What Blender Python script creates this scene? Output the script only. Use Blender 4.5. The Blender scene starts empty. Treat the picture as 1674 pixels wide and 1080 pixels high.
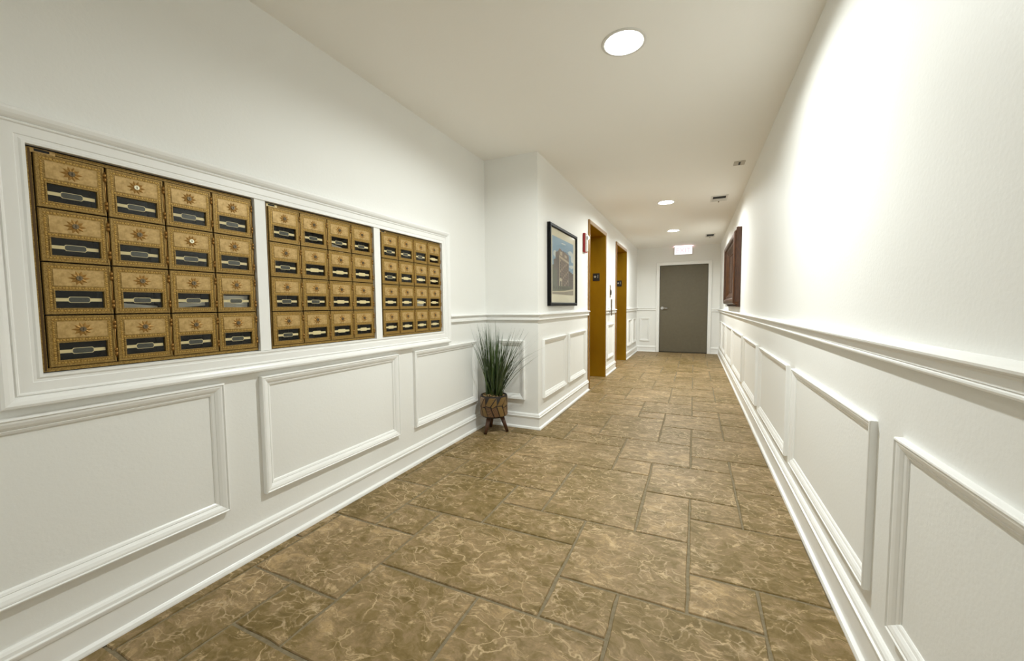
import bpy, bmesh, math, random
from mathutils import Vector, Matrix

random.seed(7)
S = bpy.context.scene
COL = S.collection

# ------------------------------------------------------------------ camera
cd = bpy.data.cameras.new('camera')
cam = bpy.data.objects.new('camera', cd)
COL.objects.link(cam)
R_ = Vector((0.90966553, 0.41526219, -0.00812032))
U_ = Vector((-0.0180652, 0.0590906, 0.99808915))
F_ = Vector((-0.41494852, 0.9077806, -0.06125448))
CAMZ = 1.1236
M = Matrix(((R_.x, U_.x, -F_.x, 0), (R_.y, U_.y, -F_.y, 0), (R_.z, U_.z, -F_.z, CAMZ), (0, 0, 0, 1)))
cam.matrix_world = M
cd.sensor_fit = 'HORIZONTAL'
cd.sensor_width = 36
cd.lens = 651.97 * 36 / 1674
cd.clip_start = 0.02
S.camera = cam

# ------------------------------------------------------------------ light and exposure
S.view_settings.view_transform = 'Standard'
S.view_settings.look = 'None'
S.view_settings.exposure = 0.0
S.view_settings.gamma = 1.0
S.view_settings.use_curve_mapping = False
S.cycles.use_denoising = True
S.cycles.max_bounces = 14
S.cycles.diffuse_bounces = 8
S.cycles.transparent_max_bounces = 12
w = bpy.data.worlds.new('world')
S.world = w
w.use_nodes = True
w.node_tree.nodes['Background'].inputs[0].default_value = (0.9, 0.92, 1.0, 1)
w.node_tree.nodes['Background'].inputs[1].default_value = 0.3
LAMP_POWER = 44.0          # watts of each ceiling downlight
LAMP_COLOR = (0.95, 1.0, 0.975)
LAMP_SPREAD = math.radians(168)
LAMP_SPOTS = [(-0.355, 2.19, 0.88), (-0.365, 5.72, 1.0), (-0.372, 7.93, 1.0), (-1.0, -1.9, 0.36)]

# ------------------------------------------------------------------ room measures
XL, XR, XC = -1.805, 0.514, -1.275      # left wall, right wall, elevator wall
YJ, YE, YB = 3.351, 10.10, -2.6         # return wall, end wall, rear wall
H = 2.472
T = 0.15

# ------------------------------------------------------------------ helpers
def link(name, me, parent=None):
    o = bpy.data.objects.new(name, me)
    COL.objects.link(o)
    if parent is not None:
        o.parent = parent
    return o

def finish(bm, name, mats, parent=None, smooth=False, recalc=True, loc=None):
    if recalc:
        bmesh.ops.recalc_face_normals(bm, faces=bm.faces[:])
    me = bpy.data.meshes.new(name)
    bm.to_mesh(me)
    bm.free()
    if not isinstance(mats, (list, tuple)):
        mats = [mats]
    for m in mats:
        me.materials.append(m)
    if smooth:
        for p in me.polygons:
            p.use_smooth = True
    o = link(name, me, parent)
    if loc is not None:
        o.location = loc
    return o

def empty(name, loc=(0, 0, 0), parent=None):
    o = bpy.data.objects.new(name, None)
    COL.objects.link(o)
    o.location = loc
    o.empty_display_size = 0.05
    if parent is not None:
        o.parent = parent
    return o

def tag(o, label=None, cat=None, group=None, kind=None):
    if label: o['label'] = label
    if cat: o['category'] = cat
    if group: o['group'] = group
    if kind: o['kind'] = kind
    return o

def box(bm, x0, x1, y0, y1, z0, z1, mi=0):
    v = [bm.verts.new((x, y, z)) for x in (x0, x1) for y in (y0, y1) for z in (z0, z1)]
    fs = []
    for q in ((0, 1, 3, 2), (4, 6, 7, 5), (0, 4, 5, 1), (2, 3, 7, 6), (0, 2, 6, 4), (1, 5, 7, 3)):
        f = bm.faces.new([v[i] for i in q])
        f.material_index = mi
        fs.append(f)
    return fs

def cyl(bm, p0, p1, r0, r1=None, n=16, mi=0):
    p0, p1 = Vector(p0), Vector(p1)
    r1 = r0 if r1 is None else r1
    d = (p1 - p0).normalized()
    a = d.orthogonal().normalized()
    b = d.cross(a)
    A = [bm.verts.new(p0 + (a * math.cos(2*math.pi*i/n) + b * math.sin(2*math.pi*i/n)) * r0) for i in range(n)]
    B = [bm.verts.new(p1 + (a * math.cos(2*math.pi*i/n) + b * math.sin(2*math.pi*i/n)) * r1) for i in range(n)]
    for i in range(n):
        f = bm.faces.new((A[i], A[(i+1) % n], B[(i+1) % n], B[i])); f.material_index = mi; f.smooth = True
    f = bm.faces.new(A[::-1]); f.material_index = mi
    f = bm.faces.new(B); f.material_index = mi

def lathe(bm, prof, n=32, c=(0, 0, 0), mi=0, axis='Z'):
    # prof: list of (r, z), closed into a solid ring when both ends reach r=0
    rings = []
    for r, z in prof:
        if r < 1e-6:
            rings.append([bm.verts.new((c[0], c[1], c[2] + z))])
        else:
            rings.append([bm.verts.new((c[0] + r*math.cos(2*math.pi*i/n), c[1] + r*math.sin(2*math.pi*i/n), c[2] + z)) for i in range(n)])
    for a, b in zip(rings[:-1], rings[1:]):
        for i in range(n):
            j = (i+1) % n
            if len(a) == 1 and len(b) == 1: continue
            if len(a) == 1: f = bm.faces.new((a[0], b[i], b[j]))
            elif len(b) == 1: f = bm.faces.new((a[i], a[j], b[0]))
            else: f = bm.faces.new((a[i], a[j], b[j], b[i]))
            f.material_index = mi
            f.smooth = True

def sect_loop(bm, loops, closed_path, mi=0):
    """loops: one list of verts (closed section) per path station"""
    n = len(loops)
    m = len(loops[0])
    rng = range(n) if closed_path else range(n-1)
    for i in rng:
        a, b = loops[i], loops[(i+1) % n]
        for k in range(m):
            f = bm.faces.new((a[k], a[(k+1) % m], b[(k+1) % m], b[k])); f.material_index = mi
    if not closed_path:
        bm.faces.new(loops[0][::-1]).material_index = mi
        bm.faces.new(loops[-1]).material_index = mi

# wall frames: (u, z, h) -> world
WALLS = {
    'left':   lambda u, z, h: (XL + h, u, z),
    'right':  lambda u, z, h: (XR - h, u, z),
    'elev':   lambda u, z, h: (XC + h, u, z),
    'return': lambda u, z, h: (u, YJ - h, z),
    'end':    lambda u, z, h: (u, YE - h, z),
    'rear':   lambda u, z, h: (u, YB + h, z),
}

def rect_frame(bm, wf, u0, u1, z0, z1, prof, mi=0):
    """mitred rectangular moulding; prof = closed section of (d inwards, h out)"""
    loops = []
    for (cu, cz, su, sz) in ((u0, z0, 1, 1), (u1, z0, -1, 1), (u1, z1, -1, -1), (u0, z1, 1, -1)):
        loops.append([bm.verts.new(wf(cu + su*d, cz + sz*d, h)) for d, h in prof])
    sect_loop(bm, loops, True, mi)

def run(bm, pts, side, prof, mi=0):
    """moulding along a polyline in plan; prof = closed section of (h out, z); side=+1 keeps the room on the left of travel"""
    P = [Vector((p[0], p[1])) for p in pts]
    n = len(P)
    nor = []
    for i in range(n-1):
        d = (P[i+1] - P[i]).normalized()
        nor.append(Vector((-d.y, d.x)) * side)
    loops = []
    for i in range(n):
        if i == 0: m = nor[0]
        elif i == n-1: m = nor[-1]
        else:
            m = (nor[i-1] + nor[i])
            m = m / m.length_squared * 2
            # miter for unit normals: m.n = 1
            m = (nor[i-1] + nor[i]) / (1 + nor[i-1].dot(nor[i]))
        loops.append([bm.verts.new((P[i].x + m.x*h, P[i].y + m.y*h, z)) for h, z in prof])
    sect_loop(bm, loops, False, mi)

def ring(bm, o, i, x0, x1, mi=0):
    """solid rectangular ring in the YZ plane between x0 and x1. o,i=(y0,y1,z0,z1)"""
    def c(r, x): return [bm.verts.new((x, y, z)) for y, z in ((r[0], r[2]), (r[1], r[2]), (r[1], r[3]), (r[0], r[3]))]
    a, b, cc, d = c(o, x0), c(o, x1), c(i, x1), c(i, x0)
    for k in range(4):
        j = (k+1) % 4
        for p, q in ((a, b), (b, cc), (cc, d), (d, a)):
            f = bm.faces.new((p[k], p[j], q[j], q[k])); f.material_index = mi

# ------------------------------------------------------------------ materials
def srgb(r, g, b):
    f = lambda c: (c/255/12.92) if c/255 <= 0.04045 else ((c/255+0.055)/1.055)**2.4
    return (f(r), f(g), f(b), 1)

def mat(name, color, rough=0.5, metal=0.0, spec=0.5, noise=None, bump=None, coat=0):
    m = bpy.data.materials.new(name)
    m.use_nodes = True
    nt = m.node_tree
    b = nt.nodes['Principled BSDF']
    b.inputs['Base Color'].default_value = color
    b.inputs['Roughness'].default_value = rough
    b.inputs['Metallic'].default_value = metal
    b.inputs['Specular IOR Level'].default_value = spec
    b.inputs['Coat Weight'].default_value = coat
    tc = None
    def coords():
        nonlocal tc
        if tc is None:
            tc = nt.nodes.new('ShaderNodeTexCoord')
        return tc.outputs['Object']
    if noise:
        sc, amt, c2 = noise[:3]
        n = nt.nodes.new('ShaderNodeTexNoise')
        n.inputs['Scale'].default_value = sc
        n.inputs['Detail'].default_value = 5
        if len(noise) > 3:
            mp = nt.nodes.new('ShaderNodeMapping'); mp.inputs['Scale'].default_value = noise[3]
            nt.links.new(coords(), mp.inputs[0]); nt.links.new(mp.outputs[0], n.inputs['Vector'])
        else:
            nt.links.new(coords(), n.inputs['Vector'])
        rp = nt.nodes.new('ShaderNodeValToRGB')
        rp.color_ramp.elements[0].position = 0.5 - amt
        rp.color_ramp.elements[1].position = 0.5 + amt
        rp.color_ramp.elements[0].color = color
        rp.color_ramp.elements[1].color = c2
        nt.links.new(n.outputs['Fac'], rp.inputs[0])
        nt.links.new(rp.outputs[0], b.inputs['Base Color'])
    if bump:
        sc, st, dist = bump[:3]
        n = nt.nodes.new('ShaderNodeTexNoise')
        n.inputs['Scale'].default_value = sc
        n.inputs['Detail'].default_value = 4
        if len(bump) > 3:
            mp = nt.nodes.new('ShaderNodeMapping'); mp.inputs['Scale'].default_value = bump[3]
            nt.links.new(coords(), mp.inputs[0]); nt.links.new(mp.outputs[0], n.inputs['Vector'])
        else:
            nt.links.new(coords(), n.inputs['Vector'])
        bp = nt.nodes.new('ShaderNodeBump')
        bp.inputs['Strength'].default_value = st
        bp.inputs['Distance'].default_value = dist
        nt.links.new(n.outputs['Fac'], bp.inputs['Height'])
        nt.links.new(bp.outputs[0], b.inputs['Normal'])
    return m

def emit(name, color, strength):
    m = bpy.data.materials.new(name)
    m.use_nodes = True
    nt = m.node_tree
    nt.nodes.remove(nt.nodes['Principled BSDF'])
    e = nt.nodes.new('ShaderNodeEmission')
    e.inputs[0].default_value = (*color[:3], 1)
    e.inputs[1].default_value = strength
    nt.links.new(e.outputs[0], nt.nodes['Material Output'].inputs[0])
    return m

m_wall = mat('wall_paint', (0.82, 0.82, 0.795, 1), 0.55, spec=0.3, noise=(1.2, 0.3, (0.84, 0.84, 0.82, 1)), bump=(90, 0.25, 0.002))
m_trim = mat('trim_paint', (0.87, 0.87, 0.855, 1), 0.32, spec=0.5)
m_ceil = mat('ceiling_paint', (0.88, 0.86, 0.815, 1), 0.8, spec=0.2, noise=(1.5, 0.3, (0.89, 0.87, 0.83, 1)), bump=(60, 0.2, 0.002))
m_ceil_fix = mat('ceiling_fixture_white', (0.72, 0.70, 0.66, 1), 0.5)
m_grout = mat('grout', (0.17, 0.135, 0.08, 1), 0.9, spec=0.2, noise=(60, 0.25, (0.26, 0.215, 0.14, 1)), bump=(200, 0.5, 0.003))
m_brass = mat('brass_panel', (0.53, 0.355, 0.140, 1), 0.45, metal=0.3, noise=(90, 0.15, (0.38, 0.245, 0.080, 1)), bump=(500, 0.15, 0.0006))
m_brassd = mat('brass_border', (0.36, 0.230, 0.060, 1), 0.48, metal=0.4, noise=(300, 0.10, (0.20, 0.115, 0.022, 1)), bump=(350, 0.6, 0.0010))
m_brassl = mat('stud_brass', (0.50, 0.32, 0.085, 1), 0.42, metal=0.55)  # lighter brass of the border studs
m_rosette = mat('rosette_brass', (0.36, 0.20, 0.05, 1), 0.5, metal=0.5)
m_hinge = mat('hinge_brass', (0.30, 0.16, 0.04, 1), 0.35, metal=0.8)
m_darkbrass = mat('dark_brass_edge', (0.085, 0.045, 0.012, 1), 0.45, metal=0.5)
m_lock = mat('lock_cylinder', (0.16, 0.12, 0.07, 1), 0.3, metal=0.8)
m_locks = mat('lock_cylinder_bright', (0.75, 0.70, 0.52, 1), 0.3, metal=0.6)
m_black = mat('black_gap', (0.006, 0.006, 0.006, 1), 0.7)
m_inside = mat('box_interior', (0.022, 0.019, 0.015, 1), 0.7)
m_tape = mat('cream_strip', (0.78, 0.66, 0.36, 1), 0.5)
m_plate = mat('number_plate_dark', (0.045, 0.047, 0.036, 1), 0.35)
m_paper = mat('envelope_paper', (0.75, 0.75, 0.70, 1), 0.7)
m_bronze = mat('bronze_panel', (0.50, 0.315, 0.020, 1), 0.30, metal=0.72, noise=(5, 0.3, (0.36, 0.20, 0.012, 1), (1, 1, 0.4)), bump=(60, 0.08, 0.001, (8, 8, 1)))
m_bronzef = mat('bronze_frame', (0.30, 0.15, 0.05, 1), 0.28, metal=0.85, noise=(14, 0.25, (0.40, 0.24, 0.09, 1)))
m_bronzeh = mat('bronze_head', (0.50, 0.38, 0.28, 1), 0.3, metal=0.7)  # pale pinkish bronze, painting a highlight on the elevator casing heads
m_door = mat('door_paint', srgb(104, 97, 80), 0.5, spec=0.3, noise=(20, 0.25, srgb(98, 91, 75)))
m_chrome = mat('chrome', (0.75, 0.75, 0.76, 1), 0.2, metal=1.0)
m_frameblk = mat('black_frame', (0.004, 0.004, 0.004, 1), 0.5, spec=0.15)
m_mat = mat('mat_board', (0.78, 0.73, 0.58, 1), 0.8)
m_wood = mat('mahogany', (0.042, 0.013, 0.004, 1), 0.35, spec=0.4, noise=(14, 0.22, (0.095, 0.034, 0.010, 1), (6, 1, 1)), bump=(40, 0.15, 0.002, (6, 1, 1)), coat=0.2)
m_red = mat('alarm_red', (0.40, 0.010, 0.015, 1), 0.35)
m_clear = mat('strobe_lens', (0.85, 0.85, 0.85, 1), 0.15)
m_signblk = mat('sign_black', (0.010, 0.010, 0.011, 1), 0.5)
m_signtxt = mat('sign_lettering', (0.40, 0.38, 0.33, 1), 0.5)
m_leg = mat('dark_walnut_leg', (0.055, 0.022, 0.010, 1), 0.45, noise=(30, 0.2, (0.10, 0.042, 0.018, 1), (5, 5, 1)))
m_potblk = mat('pot_groove', (0.018, 0.012, 0.008, 1), 0.7)
m_moss = mat('wood_shavings', (0.30, 0.17, 0.06, 1), 0.8, noise=(60, 0.2, (0.55, 0.40, 0.20, 1)))
m_grass1 = mat('grass_dark', (0.026, 0.050, 0.014, 1), 0.45, noise=(25, 0.2, (0.065, 0.10, 0.030, 1)))
m_grass2 = mat('grass_light', (0.10, 0.15, 0.05, 1), 0.45, noise=(25, 0.2, (0.045, 0.080, 0.020, 1)))
m_lens = emit('lamp_lens', LAMP_COLOR, 40)
m_dark = mat('vent_opening', (0.012, 0.012, 0.010, 1), 0.8)

def leaf_mat(name, ca, cb, ang):
    m = bpy.data.materials.new(name); m.use_nodes = True
    nt = m.node_tree; b = nt.nodes['Principled BSDF']
    b.inputs['Roughness'].default_value = 0.55
    tc = nt.nodes.new('ShaderNodeTexCoord'); mp = nt.nodes.new('ShaderNodeMapping')
    mp.inputs['Rotation'].default_value = (ang, ang*0.7, 0.3)
    wv = nt.nodes.new('ShaderNodeTexWave'); wv.inputs['Scale'].default_value = 38
    rp = nt.nodes.new('ShaderNodeValToRGB')
    rp.color_ramp.elements[0].position = 0.25; rp.color_ramp.elements[0].color = (*ca, 1)
    rp.color_ramp.elements[1].position = 0.5; rp.color_ramp.elements[1].color = (*cb, 1)
    nt.links.new(tc.outputs['Object'], mp.inputs[0]); nt.links.new(mp.outputs[0], wv.inputs[0])
    nt.links.new(wv.outputs['Fac'], rp.inputs[0]); nt.links.new(rp.outputs[0], b.inputs['Base Color'])
    return m
m_leafs = [leaf_mat('pot_leaf_tan', (0.13, 0.066, 0.024), (0.22, 0.125, 0.045), 0.8),
           leaf_mat('pot_leaf_olive', (0.15, 0.085, 0.020), (0.20, 0.12, 0.035), -0.9),
           leaf_mat('pot_leaf_hatched', (0.06, 0.03, 0.012), (0.40, 0.28, 0.17), 0.6),
           leaf_mat('pot_leaf_brown', (0.09, 0.045, 0.016), (0.14, 0.07, 0.03), 2.2)]

def glass_mat():
    m = bpy.data.materials.new('window_glass'); m.use_nodes = True
    nt = m.node_tree; nt.nodes.remove(nt.nodes['Principled BSDF'])
    t = nt.nodes.new('ShaderNodeBsdfTransparent'); t.inputs[0].default_value = (0.97, 0.97, 0.96, 1)
    g = nt.nodes.new('ShaderNodeBsdfGlossy'); g.inputs['Roughness'].default_value = 0.08
    lw = nt.nodes.new('ShaderNodeLayerWeight'); lw.inputs[0].default_value = 0.5
    pw = nt.nodes.new('ShaderNodeMath'); pw.operation = 'POWER'; pw.inputs[1].default_value = 5.0
    nt.links.new(lw.outputs['Facing'], pw.inputs[0])
    fr = nt.nodes.new('ShaderNodeMath'); fr.operation = 'MULTIPLY_ADD'; fr.inputs[1].default_value = 0.45; fr.inputs[2].default_value = 0.016
    nt.links.new(pw.outputs[0], fr.inputs[0])
    mx = nt.nodes.new('ShaderNodeMixShader')
    nt.links.new(fr.outputs[0], mx.inputs[0]); nt.links.new(t.outputs[0], mx.inputs[1]); nt.links.new(g.outputs[0], mx.inputs[2])
    nt.links.new(mx.outputs[0], nt.nodes['Material Output'].inputs[0])
    return m
m_glass = glass_mat()
m_mirror = mat('mirror_glass', (0.55, 0.50, 0.42, 1), 0.06, metal=1.0)

def tile_mat():
    m = bpy.data.materials.new('emperador_marble'); m.use_nodes = True
    nt = m.node_tree; N = nt.nodes; Lk = nt.links.new
    b = N['Principled BSDF']
    tc = N.new('ShaderNodeTexCoord'); oi = N.new('ShaderNodeObjectInfo')
    mul = N.new('ShaderNodeVectorMath'); mul.operation = 'MULTIPLY'
    cmb = N.new('ShaderNodeCombineXYZ')
    for i in range(3): Lk(oi.outputs['Random'], cmb.inputs[i])
    mul.inputs[1].default_value = (37.0, 91.0, 53.0)
    Lk(cmb.outputs[0], mul.inputs[0])
    add = N.new('ShaderNodeVectorMath'); add.operation = 'ADD'
    Lk(tc.outputs['Object'], add.inputs[0]); Lk(mul.outputs[0], add.inputs[1])
    # warp
    wn = N.new('ShaderNodeTexNoise'); wn.inputs['Scale'].default_value = 7; wn.inputs['Detail'].default_value = 4
    Lk(add.outputs[0], wn.inputs['Vector'])
    ws = N.new('ShaderNodeVectorMath'); ws.operation = 'SCALE'; ws.inputs['Scale'].default_value = 0.15
    Lk(wn.outputs['Color'], ws.inputs[0])
    wa = N.new('ShaderNodeVectorMath'); wa.operation = 'ADD'
    Lk(add.outputs[0], wa.inputs[0]); Lk(ws.outputs[0], wa.inputs[1])
    mp = N.new('ShaderNodeMapping'); mp.inputs['Scale'].default_value = (0.75, 1.25, 1)
    Lk(wa.outputs[0], mp.inputs[0])
    # veins
    def vein(scale, w0, w1):
        v = N.new('ShaderNodeTexVoronoi'); v.feature = 'DISTANCE_TO_EDGE'; v.inputs['Scale'].default_value = scale
        Lk(mp.outputs[0], v.inputs['Vector'])
        r = N.new('ShaderNodeMapRange'); r.inputs['From Min'].default_value = w0; r.inputs['From Max'].default_value = w1
        r.inputs['To Min'].default_value = 1; r.inputs['To Max'].default_value = 0
        Lk(v.outputs['Distance'], r.inputs['Value'])
        return r.outputs[0]
    va = vein(8.0, 0.0, 0.024)
    vb = vein(21, 0.0, 0.085)
    def noise(scale, det, lo, hi, vec=None, rough=0.65, dist=0.0):
        n = N.new('ShaderNodeTexNoise'); n.inputs['Scale'].default_value = scale; n.inputs['Detail'].default_value = det
        n.inputs['Roughness'].default_value = rough; n.inputs['Distortion'].default_value = dist
        Lk(vec or add.outputs[0], n.inputs['Vector'])
        r = N.new('ShaderNodeMapRange'); r.inputs['From Min'].default_value = lo; r.inputs['From Max'].default_value = hi
        Lk(n.outputs['Fac'], r.inputs['Value'])
        return r.outputs[0]
    def math_(op, a, b_):
        x = N.new('ShaderNodeMath'); x.operation = op
        for i, s in enumerate((a, b_)):
            if isinstance(s, (int, float)): x.inputs[i].default_value = s
            else: Lk(s, x.inputs[i])
        return x.outputs[0]
    ma = noise(3.0, 3, 0.44, 0.62)
    mb = noise(4.0, 4, 0.42, 0.60)
    mp2 = N.new('ShaderNodeMapping'); mp2.inputs['Scale'].default_value = (0.8, 1.5, 1); mp2.inputs['Rotation'].default_value = (0, 0, 0.35)
    Lk(wa.outputs[0], mp2.inputs[0])
    base = N.new('ShaderNodeValToRGB')
    e = base.color_ramp.elements
    e[0].position = 0.22; e[0].color = (0.135, 0.091, 0.027, 1)
    e[1].position = 0.80; e[1].color = (0.41, 0.282, 0.135, 1)
    x = e.new(0.40); x.color = (0.187, 0.128, 0.046, 1)
    x = e.new(0.58); x.color = (0.250, 0.172, 0.085, 1)
    nb = N.new('ShaderNodeTexNoise'); nb.inputs['Scale'].default_value = 16; nb.inputs['Detail'].default_value = 10; nb.inputs['Roughness'].default_value = 0.75
    Lk(mp2.outputs[0], nb.inputs['Vector'])
    vf = N.new('ShaderNodeTexVoronoi'); vf.inputs['Scale'].default_value = 8.0; Lk(mp.outputs[0], vf.inputs['Vector'])
    sx = N.new('ShaderNodeSeparateColor'); Lk(vf.outputs['Color'], sx.inputs[0])
    cl = noise(3.6, 4, 0.36, 0.64)
    tone = math_('MULTIPLY', math_('SUBTRACT', oi.outputs['Random'], 0.5), 0.16)
    t1 = math_('ADD', math_('SUBTRACT', math_('MULTIPLY', nb.outputs['Fac'], 1.35), 0.20), math_('MULTIPLY', sx.outputs[0], 0.13))
    t2 = math_('ADD', t1, math_('MULTIPLY', math_('SUBTRACT', cl, 0.5), 0.22))
    Lk(math_('ADD', math_('SUBTRACT', t2, 0.06), tone), base.inputs[0])
    def mix(fac, a, col):
        x = N.new('ShaderNodeMix'); x.data_type = 'RGBA'
        Lk(fac, x.inputs['Factor']); Lk(a, x.inputs['A']); x.inputs['B'].default_value = col
        return x.outputs['Result']
    brk = noise(16, 5, 0.40, 0.58)          # breaks the veins up
    c = mix(math_('MULTIPLY', math_('MULTIPLY', vb, mb), math_('MULTIPLY', brk, 0.75)), base.outputs[0], (0.52, 0.39, 0.24, 1))
    c = mix(math_('MULTIPLY', math_('MULTIPLY', va, ma), 0.70), c, (0.64, 0.48, 0.28, 1))
    lt = noise(22, 8, 0.56, 0.66, mp2.outputs[0], 0.7)
    c = mix(math_('MULTIPLY', lt, 0.65), c, (0.60, 0.44, 0.25, 1))
    dk = noise(9, 8, 0.56, 0.66, mp2.outputs[0], 0.7)
    c = mix(math_('MULTIPLY', dk, 0.55), c, (0.115, 0.078, 0.022, 1))
    sp = noise(45, 3, 0.66, 0.74)
    c = mix(math_('MULTIPLY', sp, 0.5), c, (0.12, 0.085, 0.03, 1))
    Lk(c, b.inputs['Base Color'])
    b.inputs['Roughness'].default_value = 0.5
    b.inputs['Specular IOR Level'].default_value = 0.22
    bp = N.new('ShaderNodeBump'); bp.inputs['Strength'].default_value = 0.35; bp.inputs['Distance'].default_value = 0.004
    Lk(nb.outputs['Fac'], bp.inputs['Height']); Lk(bp.outputs[0], b.inputs['Normal'])
    return m
m_tile = tile_mat()

# ------------------------------------------------------------------ floor: stone tiles in a repeating ashlar pattern
bm = bmesh.new()
box(bm, XL - T, XR + T, YB - T, YE + T, -0.10, -0.005)
floor = tag(finish(bm, 'floor', m_grout), 'brown marble tile floor of the corridor laid in a mixed-size pattern', 'floor', kind='structure')
GX, GY, OX, OY = 0.2465, 0.2360, -0.004, 1.055
# pattern of one 6 x 6 module cell: (i, n, width, length)
PAT = [(5, 0, 2, 2), (1, 1, 3, 2), (1, 5, 2, 2), (3, 4, 2, 3), (4, 2, 2, 2), (0, 3, 2, 2),
       (4, 1, 1, 1), (2, 3, 2, 1), (2, 4, 1, 1), (5, 4, 1, 2), (0, 2, 1, 1), (0, 5, 1, 1)]
tile_cache = {}
def tile_mesh(w_, l_, var):
    key = (round(w_, 3), round(l_, 3), var)
    if key in tile_cache: return tile_cache[key]
    rnd = random.Random(hash(key) & 0xffff)
    g = 0.0045
    bm = bmesh.new()
    out = []
    def side(p, q, k):
        p, q = Vector(p), Vector(q)
        d = (q - p); nrm = Vector((-d.y, d.x)).normalized()
        for i in range(k):
            t = i / k
            if i: t += rnd.uniform(-.06, .06)
            out.append(p + d*t + nrm*rnd.uniform(-0.0005, 0.0045 if i else 0.004))
    hw, hl = w_/2 - g, l_/2 - g
    side((-hw, -hl), (hw, -hl), 4); side((hw, -hl), (hw, hl), 4)
    side((hw, hl), (-hw, hl), 4); side((-hw, hl), (-hw, -hl), 4)
    n = len(out)
    A = [bm.verts.new((p.x, p.y, -0.012)) for p in out]
    B = [bm.verts.new((p.x, p.y, -0.0035)) for p in out]
    C = [bm.verts.new((p.x*(1 - 0.006/max(.1, w_)), p.y*(1 - 0.006/max(.1, l_)), 0.0)) for p in out]
    for i in range(n):
        j = (i+1) % n
        bm.faces.new((A[i], A[j], B[j], B[i])); bm.faces.new((B[i], B[j], C[j], C[i]))
    bm.faces.new(C)
    me = bpy.data.meshes.new('tile'); bm.to_mesh(me); bm.free()
    me.materials.append(m_tile)
    tile_cache[key] = me
    return me
ntile = 0
for ci in range(-2, 2):
    for cn in range(-2, 8):
        for (i, n, w_, l_) in PAT:
            x0, x1 = OX + (ci*6+i)*GX, OX + (ci*6+i+w_)*GX
            y0, y1 = OY + (cn*6+n)*GY, OY + (cn*6+n+l_)*GY
            lo = XL if (y0+y1)/2 < YJ + 0.05 else XC - 0.37
            x0, x1 = max(x0, lo), min(x1, XR)
            y1 = min(y1, YE)
            if x1 - x0 < 0.03 or y1 - y0 < 0.03 or y1 < 0.15: continue
            if y0 > YJ + .05 and x1 < XC + 0.02 and not (5.0 < (y0+y1)/2 < 6.4 or 7.0 < (y0+y1)/2 < 8.6): continue
            o = link('tile', tile_mesh(x1-x0, y1-y0, random.randrange(3)), floor)
            o.location = ((x0+x1)/2, (y0+y1)/2, random.uniform(-0.0006, 0.0006))
            ntile += 1

# ------------------------------------------------------------------ walls and ceiling
MB_Y = [(0.4993, 1.1679), (1.2191, 1.8964), (1.9502, 2.6157)]
MB_Z0, MB_Z1 = 0.9296, 1.6134
bm = bmesh.new()
box(bm, XL-T, XL, YB-T, MB_Y[0][0], 0, H)
box(bm, XL-T, XL, MB_Y[2][1], YJ+T, 0, H)
box(bm, XL-T, XL, MB_Y[0][0], MB_Y[2][1], 0, MB_Z0)
box(bm, XL-T, XL, MB_Y[0][0], MB_Y[2][1], MB_Z1, H)
for a, b_ in ((0, 1), (1, 2)):
    box(bm, XL-T, XL, MB_Y[a][1], MB_Y[b_][0], MB_Z0, MB_Z1)
box(bm, XL-T-0.02, XL-T, MB_Y[0][0]-.05, MB_Y[2][1]+.05, MB_Z0-.05, MB_Z1+.05)
wall_left = tag(finish(bm, 'wall_left', m_wall), 'white wall on the left with the brass mailboxes set into it', 'wall', kind='structure')
bm = bmesh.new(); box(bm, XR, XR+T, YB-T, YE+T, 0, H)
wall_right = tag(finish(bm, 'wall_right', m_wall), 'long white wall on the right with a row of wainscot frames', 'wall', kind='structure')
bm = bmesh.new(); box(bm, XL, XC, YJ, YJ+T, 0, H)
wall_return = tag(finish(bm, 'wall_return', m_wall), 'short white wall facing the camera behind the potted grass', 'wall', kind='structure')
E1 = (5.235, 6.250); E2 = (7.235, 8.325); EH = 2.190; CW = 0.048; RD = 0.36
bm = bmesh.new()
for y0, y1 in ((YJ+T, E1[0]), (E1[1], E2[0]), (E2[1], YE+T)):
    box(bm, XC-T, XC, y0, y1, 0, H)
for y0, y1 in (E1, E2):
    box(bm, XC-T, XC, y0, y1, EH, H)
wall_elev = tag(finish(bm, 'wall_elevator_side', m_wall), 'white corridor wall on the left holding two elevator openings and a framed picture', 'wall', kind='structure')
DX0, DX1, DZ = -0.758, 0.276, 2.045
bm = bmesh.new()
box(bm, XC, DX0-0.0, YE, YE+T, 0, H); box(bm, DX1+0.0, XR, YE, YE+T, 0, H); box(bm, DX0, DX1, YE, YE+T, DZ, H)
wall_end = tag(finish(bm, 'wall_end', m_wall), 'white wall closing the far end of the corridor around the grey-brown door', 'wall', kind='structure')
bm = bmesh.new(); box(bm, XL, XR, YB-T, YB, 0, H)
wall_rear = tag(finish(bm, 'wall_rear', m_wall), 'plain white wall behind the camera', 'wall', kind='structure')
LR = 0.095
bm = bmesh.new()
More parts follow.
